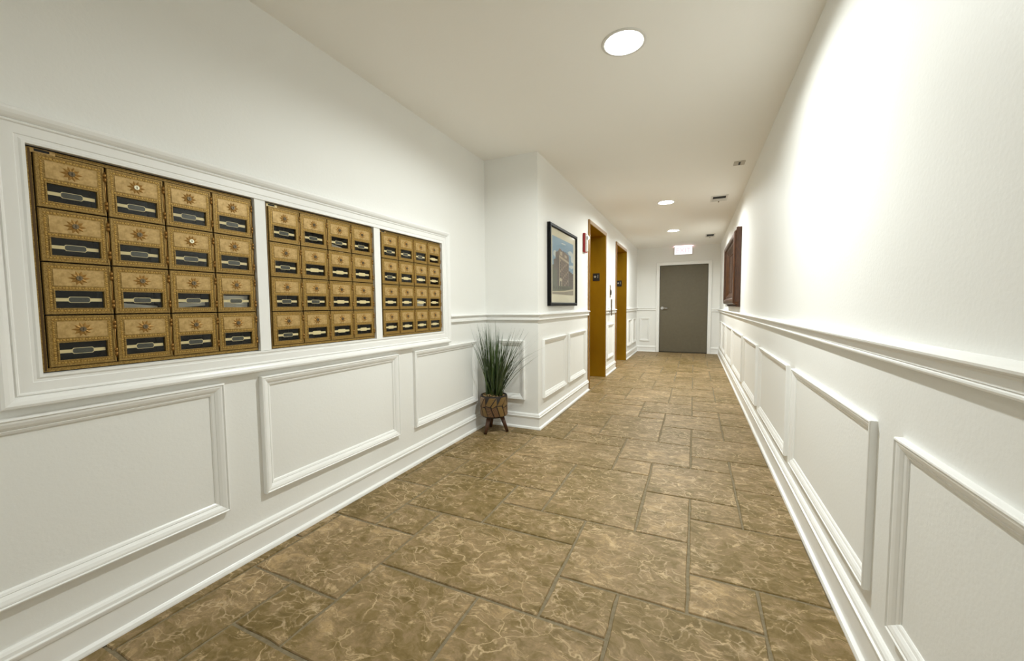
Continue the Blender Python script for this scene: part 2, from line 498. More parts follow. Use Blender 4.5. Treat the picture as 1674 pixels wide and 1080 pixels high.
# ceiling slab with round cut-outs for the downlights
def slab_with_holes(bm, x0, x1, y0, y1, z0, z1, holes):
    ys = [y0]
    for (cx_, cy_) in sorted(holes, key=lambda h: h[1]):
        ys += [cy_-0.2, cy_+0.2]
    ys.append(y1)
    for k in range(0, len(ys), 2):
        box(bm, x0, x1, ys[k], ys[k+1], z0, z1)
    n = 32
    for (cx_, cy_) in holes:
        ci = [bm.verts.new((cx_+LR*math.cos(2*math.pi*i/n), cy_+LR*math.sin(2*math.pi*i/n), z0)) for i in range(n)]
        sq = []
        for i in range(n):
            a = 2*math.pi*i/n; c_, s_ = math.cos(a), math.sin(a); m_ = max(abs(c_), abs(s_))
            sq.append(bm.verts.new((cx_+0.2*c_/m_, cy_+0.2*s_/m_, z0)))
        for i in range(n):
            j = (i+1) % n
            bm.faces.new((ci[i], sq[i], sq[j], ci[j]))
        # up-stand of the hole
        up = [bm.verts.new((v.co.x, v.co.y, z0+0.07)) for v in ci]
        for i in range(n):
            j = (i+1) % n
            bm.faces.new((ci[i], ci[j], up[j], up[i]))
        bm.faces.new(up)
        for xa, xb in ((x0, cx_-0.2), (cx_+0.2, x1)):
            bm.faces.new([bm.verts.new(p) for p in ((xa, cy_-.2, z0), (xb, cy_-.2, z0), (xb, cy_+.2, z0), (xa, cy_+.2, z0))])
        bm.faces.new([bm.verts.new(p) for p in ((x0, cy_-.2, z1), (x1, cy_-.2, z1), (x1, cy_+.2, z1), (x0, cy_+.2, z1))])
slab_with_holes(bm, XL-T, XR+T, YB-T, YE+T, H, H+0.12, [(a, b_) for a, b_, c_ in LAMP_SPOTS])
tag(finish(bm, 'ceiling', m_ceil, recalc=False), 'plain off-white plaster ceiling with recessed lights', 'ceiling', kind='structure')

# ------------------------------------------------------------------ mouldings
def base_prof(top):
    return [(0, 0), (0.030, 0), (0.030, 0.006), (0.027, 0.016), (0.017, 0.021), (0.015, 0.023),
            (0.015, top-0.045), (0.019, top-0.041), (0.022, top-0.030), (0.022, top-0.026), (0.016, top-0.023),
            (0.015, top-0.012), (0.010, top-0.004), (0.005, top), (0, top)]
def rail_prof(top):
    # chair rail: nose on top, cove, then a bead
    return [(0, top), (0.012, top-0.001), (0.032, top-0.006), (0.0385, top-0.011), (0.038, top-0.016), (0.031, top-0.020),
            (0.019, top-0.026), (0.018, top-0.032), (0.020, top-0.044), (0.021, top-0.050), (0.018, top-0.0515), (0.022, top-0.055),
            (0.0225, top-0.059), (0.021, top-0.063), (0.018, top-0.065), (0, top-0.065)]

PANEL = [(0, 0), (0, 0.020), (0.002, 0.0235), (0.006, 0.0245), (0.008, 0.0225), (0.009, 0.0195), (0.011, 0.021), (0.016, 0.0205),
         (0.026, 0.0165), (0.034, 0.0110), (0.036, 0.0075), (0.038, 0.0095), (0.045, 0.0065), (0.049, 0.003), (0.049, 0)]
CAS = 0.016
def trim_obj(name, pts, side, prof, label, cat):
    bm = bmesh.new(); run(bm, pts, side, prof)
    return tag(finish(bm, name, m_trim), label, cat, kind='structure')
EO1 = (E1[0]-CW, E1[1]+CW); EO2 = (E2[0]-CW, E2[1]+CW)
BT = 0.140
trim_obj('baseboard_left', [(XL, YB+.002), (XL, YJ), (XC, YJ), (XC, EO1[0])], -1, base_prof(BT), 'tall white stepped baseboard running under the mailboxes and round the corner', 'baseboard')
trim_obj('baseboard_middle', [(XC, EO1[1]), (XC, EO2[0])], -1, base_prof(BT), 'short piece of white baseboard between the two elevators', 'baseboard')
trim_obj('baseboard_end', [(XC, EO2[1]), (XC, YE), (DX0-0.075, YE)], -1, base_prof(BT), 'white baseboard past the far elevator turning to the door', 'baseboard')
trim_obj('baseboard_right', [(DX1+0.075, YE), (XR, YE), (XR, YB+.002)], -1, base_prof(BT+0.012), 'long white stepped baseboard along the right wall', 'baseboard')
RT = 1.058; RTR = 1.022
trim_obj('trim_1', [(XL, 2.706), (XL, YJ), (XC, YJ), (XC, EO1[0])], -1, rail_prof(RT), 'white chair rail from the mailbox surround round the corner to the near elevator', 'chair rail')
trim_obj('trim_2', [(XC, EO1[1]), (XC, EO2[0])], -1, rail_prof(RT), 'short white chair rail between the two elevators', 'chair rail')
trim_obj('trim_3', [(XC, EO2[1]), (XC, YE), (DX0-0.075, YE)], -1, rail_prof(RT), 'white chair rail from the far elevator to the door frame', 'chair rail')
trim_obj('trim_4', [(DX1+0.075, YE), (XR, YE), (XR, YB+.002)], -1, rail_prof(RTR), 'long white chair rail along the right wall', 'chair rail')

def panel(parent, wf, u0, u1, z0, z1, prof=PANEL):
    bm = bmesh.new(); rect_frame(bm, WALLS[wf], u0, u1, z0, z1, prof)
    return finish(bm, 'panel_moulding', m_trim, parent)
for u0, u1 in ((-2.2, -1.20), (-1.04, -0.09), (0.08, 1.003), (1.160, 2.090), (2.255, 3.140)):
    panel(wall_left, 'left', u0, u1, 0.263, 0.811)
panel(wall_return, 'return', -1.68, -1.405, 0.263, 0.806)
for u0, u1 in ((3.465, 4.185), (4.295, 5.03), (6.46, 6.99), (8.62, 9.13), (9.36, 9.85)):
    panel(wall_elev, 'elev', u0, u1, 0.263, 0.812)
panel(wall_end, 'end', -1.205, -0.97, 0.258, 0.812)
PR = [(d*0.92, h*0.85) for d, h in PANEL]
for u0, u1 in ((-2.28, -1.17), (-1.0, 0.10), (0.27, 1.385), (1.545, 2.645), (2.765, 3.88), (4.045, 5.09), (5.245, 6.45), (6.615, 7.76), (7.935, 8.88), (9.05, 9.76)):
    panel(wall_right, 'right', u0, u1, 0.228, 0.765, PR)

# surround of the mailboxes
SUR = [(0, 0), (0, 0.029), (0.003, 0.033), (0.010, 0.035), (0.020, 0.032), (0.028, 0.027), (0.0315, 0.023), (0.033, 0.019), (0.036, 0.023),
       (0.040, 0.022), (0.043, 0.018), (0.070, 0.018), (0.072, 0.0155), (0.079, 0.0155), (0.084, 0.019), (0.0915, 0.019), (0.0915, 0)]
bm = bmesh.new()
rect_frame(bm, WALLS['left'], MB_Y[0][0]-0.0925, MB_Y[2][1]+0.0925, MB_Z0-0.0925, MB_Z1+0.0895, SUR)
surround = tag(finish(bm, 'trim_5', m_trim), 'wide white moulded surround framing the three banks of mailboxes', 'surround', kind='structure')
for a in (0, 1):
    bm = bmesh.new(); box(bm, XL+0.0005, XL+0.014, MB_Y[a][1]+0.001, MB_Y[a+1][0]-0.001, MB_Z0, MB_Z1)
    finish(bm, 'mullion', m_trim, surround)

# ------------------------------------------------------------------ end door
bm = bmesh.new(); box(bm, DX0+.009, DX1-.009, YE+0.012, YE+0.056, 0.014, DZ-0.009)
door = tag(finish(bm, 'door_1', m_door), 'flat grey-brown door at the far end of the corridor', 'door', kind='structure')
bm = bmesh.new()
wf = WALLS['end']
prof = [(0, -0.004), (0, 0.022), (0.003, 0.025), (0.040, 0.025), (0.043, 0.018), (0.068, 0.018), (0.070, 0.012), (0.074, 0.0), (0.074, -0.004)]
loops = []
for (cu, cz, su, sz) in ((DX0-0.072, 0.0, 1, 0), (DX0-0.072, DZ+0.072, 1, -1), (DX1+0.072, DZ+0.072, -1, -1), (DX1+0.072, 0.0, -1, 0)):
    loops.append([bm.verts.new(wf(cu + su*d, cz + sz*d, max(h, 0.0))) for d, h in prof[1:-1]] )
sect_loop(bm, loops, False)
finish(bm, 'door_casing', m_trim, door)
bm = bmesh.new()
cyl(bm, (DX0+0.062, YE+0.012, 1.045), (DX0+0.062, YE+0.002, 1.045), 0.036, 0.034, 24)
cyl(bm, (DX0+0.062, YE+0.002, 1.045), (DX0+0.062, YE-0.045, 1.045), 0.012, 0.012, 12)
cyl(bm, (DX0+0.055, YE-0.045, 1.045), (DX0+0.185, YE-0.050, 1.042), 0.013, 0.010, 12)
finish(bm, 'door_handle', m_chrome, door)
tag(door.children[-1], 'chrome lever handle')
bm = bmesh.new(); box(bm, DX0, DX1, YE+0.058, YE+0.064, 0.0, DZ); tag(finish(bm, 'gap_backing', m_black, door), 'black backing sheet that darkens the gap around the door')  # black sheet put behind the slab so its gap reads dark
bm = bmesh.new(); box(bm, DX0, DX1, YE+0.0, YE+0.058, -0.002, 0.008)  # black strip stands in for the shaded gap below the door
tag(finish(bm, 'threshold_gap', m_black, door), 'black strip painting the shade of the gap under the door')

# ------------------------------------------------------------------ mailboxes
DW = [(b_-a) for a, b_ in MB_Y]
ROWS = 4
ZTOP = 1.5975; PZ = 0.1632
def door_parts(w_, h_):
    """meshes of one mailbox door in local space: x out of wall, y along, z up, origin lower near corner"""
    d = {}
    win = (w_*0.145, w_*0.868, 0.0195, 0.0740)
    bm = bmesh.new()
    ring(bm, (0, w_, 0, h_), win, -0.004, 0.0045)
    ring(bm, (0.0015, w_-0.0015, 0.0015, h_-0.0015), (0.006, w_-0.006, 0.006, h_-0.006), 0.004, 0.0062)
    ring(bm, (win[0]-.0035, win[1]+.0035, win[2]-.0035, win[3]+.0035), win, 0.004, 0.0065)
    d['mailbox_door'] = (bm, [m_brassd])
    bm = bmesh.new()   # smooth upper field
    box(bm, w_*0.135, w_*0.875, 0.0895, h_-0.0185, 0.0045, 0.0058)  # placeholder swapped below
    bm.free(); bm = bmesh.new()
    box(bm, 0.0045, 0.0056, w_*0.135, w_*0.875, 0.0895, h_-0.0185)
    d['upper_panel'] = (bm, [m_brass])
    bm = bmesh.new()   # key-pattern studs of the border
    def studs(y0, y1, z0, z1):
        L = max(y1-y0, z1-z0); n = max(2, int(L/0.0072))
        for k in range(n):
            if y1-y0 > z1-z0:
                yy = y0 + (y1-y0)*(k+.5)/n; zz = (z0+z1)/2
            else:
                zz = z0 + (z1-z0)*(k+.5)/n; yy = (y0+y1)/2
            s = 0.0024 + 0.0008*(k % 2)
            c = [bm.verts.new((0.0045, yy+a*s, zz+b_*s)) for a, b_ in ((-1, -1), (1, -1), (1, 1), (-1, 1))]
            t = [bm.verts.new((0.0061, yy+a*s*.55, zz+b_*s*.55)) for a, b_ in ((-1, -1), (1, -1), (1, 1), (-1, 1))]
            for i in range(4): bm.faces.new((c[i], c[(i+1) % 4], t[(i+1) % 4], t[i]))
            bm.faces.new(t)
    studs(0.009, w_-0.009, h_-0.0150, h_-0.0090)
    studs(0.009, w_-0.009, 0.0085, 0.0145)
    studs(0.009, w_-0.009, 0.0780, 0.0860)
    studs(0.0085, w_*0.115, 0.018, h_-0.018)
    studs(w_*0.890, w_-0.0085, 0.018, h_-0.018)
    d['border_studs'] = (bm, [m_brassl])
    bm = bmesh.new()   # star rosette
    cy_, cz_ = w_*0.5, h_-0.0445
    n = 20
    o_ = []; i_ = []
    for k in range(n):
        a = 2*math.pi*k/n
        r = 0.0235 if k % 2 == 0 else 0.0150
        if k % 10 == 0: r = 0.027
        o_.append(bm.verts.new((0.0056, cy_ + r*math.cos(a), cz_ + r*math.sin(a))))
        r2 = 0.0165 if k % 2 == 0 else 0.0115
        i_.append(bm.verts.new((0.0078 if k % 2 == 0 else 0.0064, cy_ + r2*math.cos(a), cz_ + r2*math.sin(a))))
    c = bm.verts.new((0.0085, cy_, cz_))
    for k in range(n):
        j = (k+1) % n
        bm.faces.new((o_[k], o_[j], i_[j], i_[k])); bm.faces.new((i_[k], i_[j], c))
    d['lock_rosette'] = (bm, [m_rosette])
    bm = bmesh.new()
    cyl(bm, (0.006, cy_, cz_), (0.0105, cy_, cz_), 0.0082, 0.0075, 16, 0)
    box(bm, 0.0105, 0.0108, cy_-0.0011, cy_+0.0011, cz_-0.0042, cz_+0.0042, 1)
    d['lock'] = (bm, [m_lock, m_black])
    bm = bmesh.new()
    box(bm, -0.0010, 0.0005, win[0]-.001, win[1]+.001, win[2]-.001, win[3]+.001)
    d['window_pane'] = (bm, [m_glass])
    bm = bmesh.new()
    zc = (win[2]+win[3])/2 - 0.001
    yc = (win[0]+win[1])/2 - 0.001
    def strip(bm, y0, y1, z0, z1, x0=-0.0032, x1=-0.0018, mi=0): box(bm, x0, x1, y0, y1, z0, z1, mi)
    strip(bm, win[0], yc-0.022, zc-0.0052, zc+0.0052)
    d['name_strip'] = (bm, [m_tape])
    bm = bmesh.new()
    strip(bm, yc+0.022, win[1]-0.004, zc-0.0052, zc+0.0052)
    d['name_strip_far'] = (bm, [m_tape])
    bm = bmesh.new()
    pl = [(-0.026, -0.005), (-0.022, -0.0095), (0.022, -0.0095), (0.026, -0.005), (0.026, 0.005), (0.022, 0.0095), (-0.022, 0.0095), (-0.026, 0.005)]
    def plate(s, x0, x1, mi):
        A = [bm.verts.new((x0, yc+p[0]*s, zc+p[1]*(s if s == 1 else 0.84))) for p in pl]
        B = [bm.verts.new((x1, yc+p[0]*s, zc+p[1]*(s if s == 1 else 0.84))) for p in pl]
        for i in range(8):
            bm.faces.new((A[i], A[(i+1) % 8], B[(i+1) % 8], B[i])).material_index = mi
        bm.faces.new(A[::-1]).material_index = mi
        bm.faces.new(B).material_index = mi
    plate(1, -0.0030, -0.0016, 0)
    plate(0.93, -0.0018, -0.0012, 1)
    d['number_plate'] = (bm, None)
    bm = bmesh.new()
    for z0 in (0.020, 0.113):
        cyl(bm, (0.0055, w_+0.0004, z0), (0.0055, w_+0.0004, z0+0.012), 0.0046, n=8)
        cyl(bm, (0.0055, w_+0.0004, z0+0.0135), (0.0055, w_+0.0004, z0+0.026), 0.0046, n=8)
    cyl(bm, (0.0045, w_+0.0004, 0.014), (0.0045, w_+0.0004, 0.145), 0.0022, n=6)
    d['hinge'] = (bm, [m_hinge])
    return d

def to_mesh(bm, name, mats):
    bmesh.ops.recalc_face_normals(bm, faces=bm.faces[:])
    me = bpy.data.meshes.new(name); bm.to_mesh(me); bm.free()
    for m in mats: me.materials.append(m)
    return me

LABELS = ['largest brass mailbox bank in the white surround, nearest the camera at far left',
          'middle brass mailbox bank of the three, between the two white mullions',
          'brass mailbox bank farthest from the camera, nearest the potted grass']
# number plates whose reflection is painted as a cream face; the others stay dark
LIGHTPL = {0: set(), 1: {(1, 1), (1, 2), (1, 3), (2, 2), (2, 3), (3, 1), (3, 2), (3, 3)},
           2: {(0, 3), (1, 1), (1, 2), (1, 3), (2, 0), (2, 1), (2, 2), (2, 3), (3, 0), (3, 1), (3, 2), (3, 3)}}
m_cells = {}
for bi, (y0, y1) in enumerate(MB_Y):
    bank = tag(empty('mailbox_bank', (XL, y0, MB_Z0)), LABELS[bi], 'mailboxes', group='brass mailbox banks')
    W_ = y1 - y0; Hh = MB_Z1 - MB_Z0
    near = 0.0165; far = 0.0065
    DWi = (W_ - near - far) / 4
    # carcass: open fronted dark box
    bm = bmesh.new()
    t = 0.002
    box(bm, -0.115, -0.112, 0.001, W_-0.001, 0.001, Hh-0.001)
    for yy in (0.001, W_-0.003): box(bm, -0.112, -0.006, yy, yy+t, 0.001, Hh-0.001)
    for zz in (0.001, Hh-0.003): box(bm, -0.112, -0.006, 0.003, W_-0.003, zz, zz+t)
    for k in range(1, 4):
        yy = near + DWi*k; box(bm, -0.112, -0.008, yy-.001, yy+.001, 0.003, Hh-.003)
    finish(bm, 'carcass', m_inside, bank)
    # frame members around the doors
    bm = bmesh.new()
    ring(bm, (0.0035, W_-0.0035, 0.0035, Hh-0.0065), (near-0.002, W_-far+0.0015, (ZTOP-4*PZ-MB_Z0)-0.001, Hh-0.0155), -0.006, 0.0012, 0)
    finish(bm, 'bank_frame', m_brassd, bank)
    bm = bmesh.new()   # dark edge strip at the near side
    box(bm, -0.004, 0.002, 0.0075, 0.0125, 0.006, Hh-0.010)
    finish(bm, 'side_channel', m_darkbrass, bank)
    # header plate
    hp = bm = bmesh.new()
    box(bm, 0.0012, 0.003, 0.012, 0.064, Hh-0.0205, Hh-0.0068)
    hp = finish(bm, 'header_plate', m_tape if bi == 1 else m_brass, bank)
    tag(hp, 'small plate with a dark slot')
    bm = bmesh.new(); box(bm, 0.003, 0.0034, 0.020, 0.052, Hh-0.0160, Hh-0.0085)
    finish(bm, 'plate_slot', m_black, hp)
    dw, dh = DWi - 0.0052, PZ - 0.0042
    parts = {k: (to_mesh(v[0], k, v[1]) if v[1] else v[0]) for k, v in door_parts(dw, dh).items()}
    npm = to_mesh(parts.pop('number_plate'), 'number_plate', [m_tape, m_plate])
    npl = npm.copy(); npl.materials[1] = m_tape  # copy with the reflected light put in as a cream face
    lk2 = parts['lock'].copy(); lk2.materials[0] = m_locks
    for r in range(4):
        for c_ in range(4):
            dm = link('mailbox_door', parts['mailbox_door'], bank)
            dm.location = (random.uniform(0.0005, 0.0015), near + DWi*c_ + 0.0012, ZTOP - PZ*(r+1) - MB_Z0 + 0.0012)
            for k in ('upper_panel', 'border_studs', 'lock_rosette', 'lock', 'window_pane', 'name_strip', 'name_strip_far', 'hinge'):
                o = link(k.replace('_far', ''), parts[k], dm)
                if k == 'border_studs': o['kind'] = 'stuff'
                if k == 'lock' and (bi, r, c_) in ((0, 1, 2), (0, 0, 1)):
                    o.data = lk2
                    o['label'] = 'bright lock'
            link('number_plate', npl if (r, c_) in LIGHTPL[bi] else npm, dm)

# letters left in some of the boxes
def envelope(bi, r, c_, w_, h_, tilt, label, dy=0.02):
    y0, y1 = MB_Y[bi]; DWi = (y1-y0-.023)/4
    bm = bmesh.new()
    box(bm, -0.0007, 0.0007, 0, w_, 0, h_)
    f = bmesh.ops
    # flap ridge
    v = [bm.verts.new(p) for p in ((0.0008, 0, h_), (0.0008, w_, h_), (0.0022, w_/2, h_*0.45))]
    bm.faces.new(v)
    o = finish(bm, 'envelope', m_paper)
    o.location = (XL-0.022, y0+0.0165+DWi*c_+dy, ZTOP-PZ*(r+1)+0.018)
    o.rotation_euler = (tilt, 0.10, 0)
    tag(o, label, 'envelope')
envelope(0, 2, 3, 0.118, 0.052, 0.0, 'white envelope standing behind the window of the nearest bank, third row, last column')
envelope(2, 2, 2, 0.110, 0.050, -0.10, 'pale envelope behind the window of the farthest bank, third row, third column')
envelope(1, 0, 2, 0.110, 0.026, -0.18, 'thin letter slanting behind the window of the middle bank, top row, third column')
envelope(0, 2, 1, 0.110, 0.020, -0.10, 'low thin letter inside the nearest bank, third row, second column')
envelope(0, 2, 2, 0.110, 0.018, 0.10, 'low thin letter inside the nearest bank, third row, third column')

# ------------------------------------------------------------------ text helper
def text_mesh(s, size, ext):
    cu = bpy.data.curves.new('text', 'FONT'); cu.body = s; cu.size = size; cu.extrude = ext
    cu.align_x = 'CENTER'; cu.align_y = 'CENTER'
    o = bpy.data.objects.new('text', cu); COL.objects.link(o)
    bpy.context.view_layer.update()
    dg = bpy.context.evaluated_depsgraph_get()
    me = bpy.data.meshes.new_from_object(o.evaluated_get(dg))
    bpy.data.objects.remove(o)
    return me

# ------------------------------------------------------------------ elevators
def elevator(e, label, small):
    y0, y1 = e
    root = tag(empty('elevator', (XC, (y0+y1)/2, 0)), label, 'elevator', group='bronze elevator entrances')
    def add(bm, n, m, p=root, lab=None, **k):
        o = finish(bm, n, m, p, **k)
        if p is root: o.location = (-XC, -(y0+y1)/2, 0)
        if lab: o['label'] = lab
        return o
    # casing posts and head
    for ya, yb, n in ((y0-CW, y0, 'casing_post'), (y1, y1+CW, 'casing_post')):
        bm = bmesh.new(); box(bm, XC+0.0005, XC+0.020, ya, yb, 0.001, EH+CW)
        bmesh.ops.bevel(bm, geom=bm.edges[:], offset=0.002, segments=1, affect='EDGES')
        add(bm, n, m_bronzef)
    bm = bmesh.new(); box(bm, XC+0.0005, XC+0.0215, y0-0.0, y1+0.0, EH, EH+CW)
    bmesh.ops.bevel(bm, geom=bm.edges[:], offset=0.002, segments=1, affect='EDGES')
    add(bm, 'casing_head', m_bronzeh)
    t_ = 0.004
    for ya, yb in ((y0+.0005, y0+t_), (y1-t_, y1-.0005)):
        bm = bmesh.new(); box(bm, XC-RD, XC+0.019, ya, yb, 0.001, EH-0.0005)
        add(bm, 'jamb_panel', m_bronze)
    bm = bmesh.new(); box(bm, XC-RD, XC+0.019, y0+t_, y1-t_, EH-t_, EH-0.0005)
    add(bm, 'soffit_panel', m_bronze)
    # sliding doors and sill at the back of the recess
    ym = (y0+y1)/2
    for ya, yb, x_ in ((y0+t_, ym+0.02, XC-RD+0.030), (ym, y1-t_, XC-RD+0.002)):
        bm = bmesh.new(); box(bm, x_, x_+0.024, ya, yb, 0.008, EH-t_)
        add(bm, 'sliding_door', m_bronze)
    bm = bmesh.new(); box(bm, XC-RD, XC-RD+0.09, y0+t_, y1-t_, 0.001, 0.006)
    for k in range(3): box(bm, XC-RD+0.062+0.009*k, XC-RD+0.066+0.009*k, y0+t_, y1-t_, 0.006, 0.0075)
    add(bm, 'door_sill', m_bronzeh)
    # floor plate on the far jamb, reads star 1
    px, pz, s = XC-0.127, 1.562, 0.053
    bm = bmesh.new(); box(bm, px-s, px+s, y1-t_-0.004, y1-t_-0.0005, pz-s*1.12, pz+s*1.12)
    bmesh.ops.bevel(bm, geom=bm.edges[:], offset=0.0012, segments=1, affect='EDGES')
    pl = add(bm, 'floor_plate', m_signblk, lab='black floor plate reading star 1')
    bm = bmesh.new()
    c = Vector((px-0.018, y1-t_-0.0045, pz+0.006)); P = []
    for k in range(10):
        a = math.pi/2 + math.pi*k/5; r = 0.024 if k % 2 == 0 else 0.0105
        P.append(bm.verts.new((c.x + r*math.cos(a), c.y, c.z + r*math.sin(a))))
    cc = bm.verts.new((c.x, c.y-0.0008, c.z))
    for k in range(10): bm.faces.new((P[k], P[(k+1) % 10], cc))
    o = finish(bm, 'star_mark', m_signtxt, pl)
    me = text_mesh('1', 0.072, 0.0004); me.materials.append(m_signtxt)
    o = link('numeral', me, pl)
    o.matrix_local = Matrix.Translation((px+0.027, y1-t_-0.0045, pz+0.006)) @ Matrix.Rotation(math.pi/2, 4, 'X')
    return root
elevator(E1, 'nearer bronze elevator entrance, just past the framed building picture', False)
elevator(E2, 'farther bronze elevator entrance, close to the end door', True)

# closed shafts behind the entrances (no light leaks)
bm = bmesh.new()
for y0, y1 in (E1, E2):
    box(bm, XC-RD-0.03, XC-RD-0.006, y0-0.05, y1+0.05, 0, EH+0.05)
    for ya, yb in ((y0-0.03, y0-0.001), (y1+0.001, y1+0.03)):
        box(bm, XC-RD-0.006, XC-T-0.001, ya, yb, 0, EH+.03)
    box(bm, XC-RD-0.006, XC-T-0.001, y0-0.001, y1+0.001, EH+0.001, EH+0.03)
tag(finish(bm, 'wall_shaft', m_wall), 'shaft walls closing the elevator recesses behind the bronze linings', 'wall', kind='structure')

# ------------------------------------------------------------------ call station between the elevators
t = tag(empty('elevator_call_station', (XC, 6.60, 0.955)), 'slim dark elevator call plate across the chair rail between the two elevators', 'call button')
bm = bmesh.new(); box(bm, 0.044, 0.048, -0.040, 0.040, 0.0, 0.265)
bmesh.ops.bevel(bm, geom=bm.edges[:], offset=0.002, segments=1, affect='EDGES')
finish(bm, 'face_plate', m_darkbrass, t)
bm = bmesh.new(); box(bm, 0.0005, 0.044, -0.030, 0.030, 0.118, 0.255); finish(bm, 'back_box', m_trim, t)
for z_ in (0.175, 0.215):
    bm = bmesh.new(); cyl(bm, (0.050, 0, z_), (0.054, 0, z_), 0.011, n=16); finish(bm, 'button', m_chrome, t)
t = tag(empty('hall_indicator', (XC, 6.71, 1.25)), 'slim dark fire key switch plate above the call plate', 'switch')
bm = bmesh.new(); box(bm, 0.0005, 0.006, -0.034, 0.034, 0.0, 0.205)
bmesh.ops.bevel(bm, geom=bm.edges[:], offset=0.0015, segments=1, affect='EDGES')
finish(bm, 'face_plate', m_bronzeh, t)
bm = bmesh.new(); lathe(bm, [(0, 0.0), (0.030, 0.0), (0.030, 0.010), (0.022, 0.016), (0, 0.018)], 20)
o = finish(bm, 'indicator_lens', m_signblk, t); o.rotation_euler = (0, math.pi/2, 0); o.location = (0.006, 0, 0.085); o.scale = (1.6, 1, 1)
for z_ in (0.175, 0.02):
    bm = bmesh.new(); cyl(bm, (0.006, 0, z_), (0.011, 0, z_), 0.009, n=12); finish(bm, 'key_switch', m_lock, t)

# ------------------------------------------------------------------ fire alarm
t = tag(empty('fire_alarm', (XC, 4.985, 1.785)), 'red fire alarm strobe on the wall beside the nearer elevator', 'fire alarm')
bm = bmesh.new(); box(bm, 0.0005, 0.030, -0.060, 0.060, 0.0, 0.235)
bmesh.ops.bevel(bm, geom=bm.edges[:], offset=0.004, segments=2, affect='EDGES'); finish(bm, 'housing', m_red, t)
bm = bmesh.new()
A = [(-0.052, 0.008), (0.052, 0.008), (0.052, 0.227), (-0.052, 0.227)]; B = [(-0.040, 0.020), (0.040, 0.020), (0.040, 0.215), (-0.040, 0.215)]
va = [bm.verts.new((0.030, a, b_)) for a, b_ in A]; vb = [bm.verts.new((0.044, a, b_)) for a, b_ in B]
for i in range(4): bm.faces.new((va[i], va[(i+1) % 4], vb[(i+1) % 4], vb[i]))
bm.faces.new(vb); bm.faces.new(va[::-1]); tag(finish(bm, 'cover', m_clear, t), 'white front cover')
bm = bmesh.new()
for k in range(6): box(bm, 0.0435, 0.046, -0.030, 0.030, 0.030+0.012*k, 0.036+0.012*k)
box(bm, 0.0435, 0.0455, -0.036, 0.036, 0.110, 0.140)
finish(bm, 'horn_grille', m_clear, t)
bm = bmesh.new(); box(bm, 0.044, 0.060, -0.030, 0.030, 0.155, 0.205)
bmesh.ops.bevel(bm, geom=bm.edges[:], offset=0.006, segments=2, affect='EDGES')
tag(finish(bm, 'strobe_lens', m_clear, t), 'clear strobe lens')

# ------------------------------------------------------------------ framed building picture
AY0, AY1, AZ0, AZ1 = 3.600, 4.550, 1.121, 1.912
t = tag(empty('framed_picture', (XC, AY0, AZ0)), 'black framed picture of a tall brick building on the wall before the elevators', 'picture')
W_, H_ = AY1-AY0, AZ1-AZ0
bm = bmesh.new()
sec = [(0, 0.002), (0, 0.030), (0.005, 0.035), (0.026, 0.035), (0.034, 0.026), (0.034, 0.002)]
rect_frame(bm, lambda u, z, h: (h, u, z), 0, W_, 0, H_, sec); finish(bm, 'frame', m_frameblk, t)
bm = bmesh.new(); box(bm, 0.004, 0.018, 0.033, W_-0.033, 0.033, H_-0.033); finish(bm, 'mat_board', m_mat, t)
# print, flat: sky, clouds, towers, street
PY0, PY1, PZ0, PZ1 = 0.095, W_-0.120, 0.118, H_-0.108
def pr(u, v, x=0.0): return (0.0185 + x, PY0 + (PY1-PY0)*u, PZ0 + (PZ1-PZ0)*v)
pm = {k: mat('print_'+k, srgb(*c), 0.6) for k, c in dict(sky=(128, 163, 192), cloud=(205, 214, 215), brick=(128, 110, 100), shade=(100, 88, 82), stone=(190, 175, 150),
      dark=(58, 52, 50), green=(92, 96, 80), street=(150, 140, 125), walk=(205, 195, 170)).items()}
pk = list(pm)
bm = bmesh.new()
layer = [0]
def poly(pts, k):
    layer[0] += 1
    f = bm.faces.new([bm.verts.new(pr(u, v, 0.00001*layer[0] + 0.0002)) for u, v in pts]); f.material_index = pk.index(k)
poly([(0, 0), (1, 0), (1, 1), (0, 1)], 'sky')
def cloud(u, v, a, b_):
    rr = random.Random(int(u*100)); n = 16
    poly([(min(1, max(0, u+a*math.cos(2*math.pi*i/n)*rr.uniform(.75, 1.1))), v+b_*math.sin(2*math.pi*i/n)*rr.uniform(.7, 1.1)) for i in range(n)], 'cloud')
cloud(.86, .80, .16, .05); cloud(.95, .72, .10, .09); cloud(.5, .93, .12, .012); cloud(.12, .70, .10, .06); cloud(.9, .55, .12, .04)
poly([(0, .02), (.0, .50), (.10, .52), (.10, .02)], 'green')
poly([(.06, .05), (.06, .60), (.14, .62), (.14, .73), (.22, .76), (.22, .05)], 'shade')
poly([(.20, .05), (.20, .74), (.28, .79), (.30, .82), (.38, .82), (.40, .80), (.74, .76), (.76, .72), (.76, .05)], 'brick')
poly([(.20, .05), (.20, .74), (.30, .80), (.30, .05)], 'shade')
poly([(.30, .66), (.30, .70), (.76, .63), (.76, .59)], 'stone')
poly([(.34, .71), (.34, .77), (.44, .78), (.44, .70)], 'stone'); poly([(.55, .69), (.55, .74), (.66, .73), (.66, .68)], 'stone')
poly([(.30, .10), (.30, .66), (.315, .66), (.315, .10)], 'stone')
for r in range(10):
    for c_ in range(6):
        u = .345 + .068*c_; v = .60 - .048*r - .012*c_*(1-r/10)
        poly([(u, v), (u+.026, v-.003), (u+.026, v+.022), (u, v+.025)], 'dark' if (r+c_) % 4 else 'stone')
for r in range(9):
    for c_ in range(2):
        u = .215+.04*c_; v = .62-.052*r+.008*c_
        poly([(u, v), (u+.018, v+.004), (u+.018, v+.026), (u, v+.022)], 'dark')
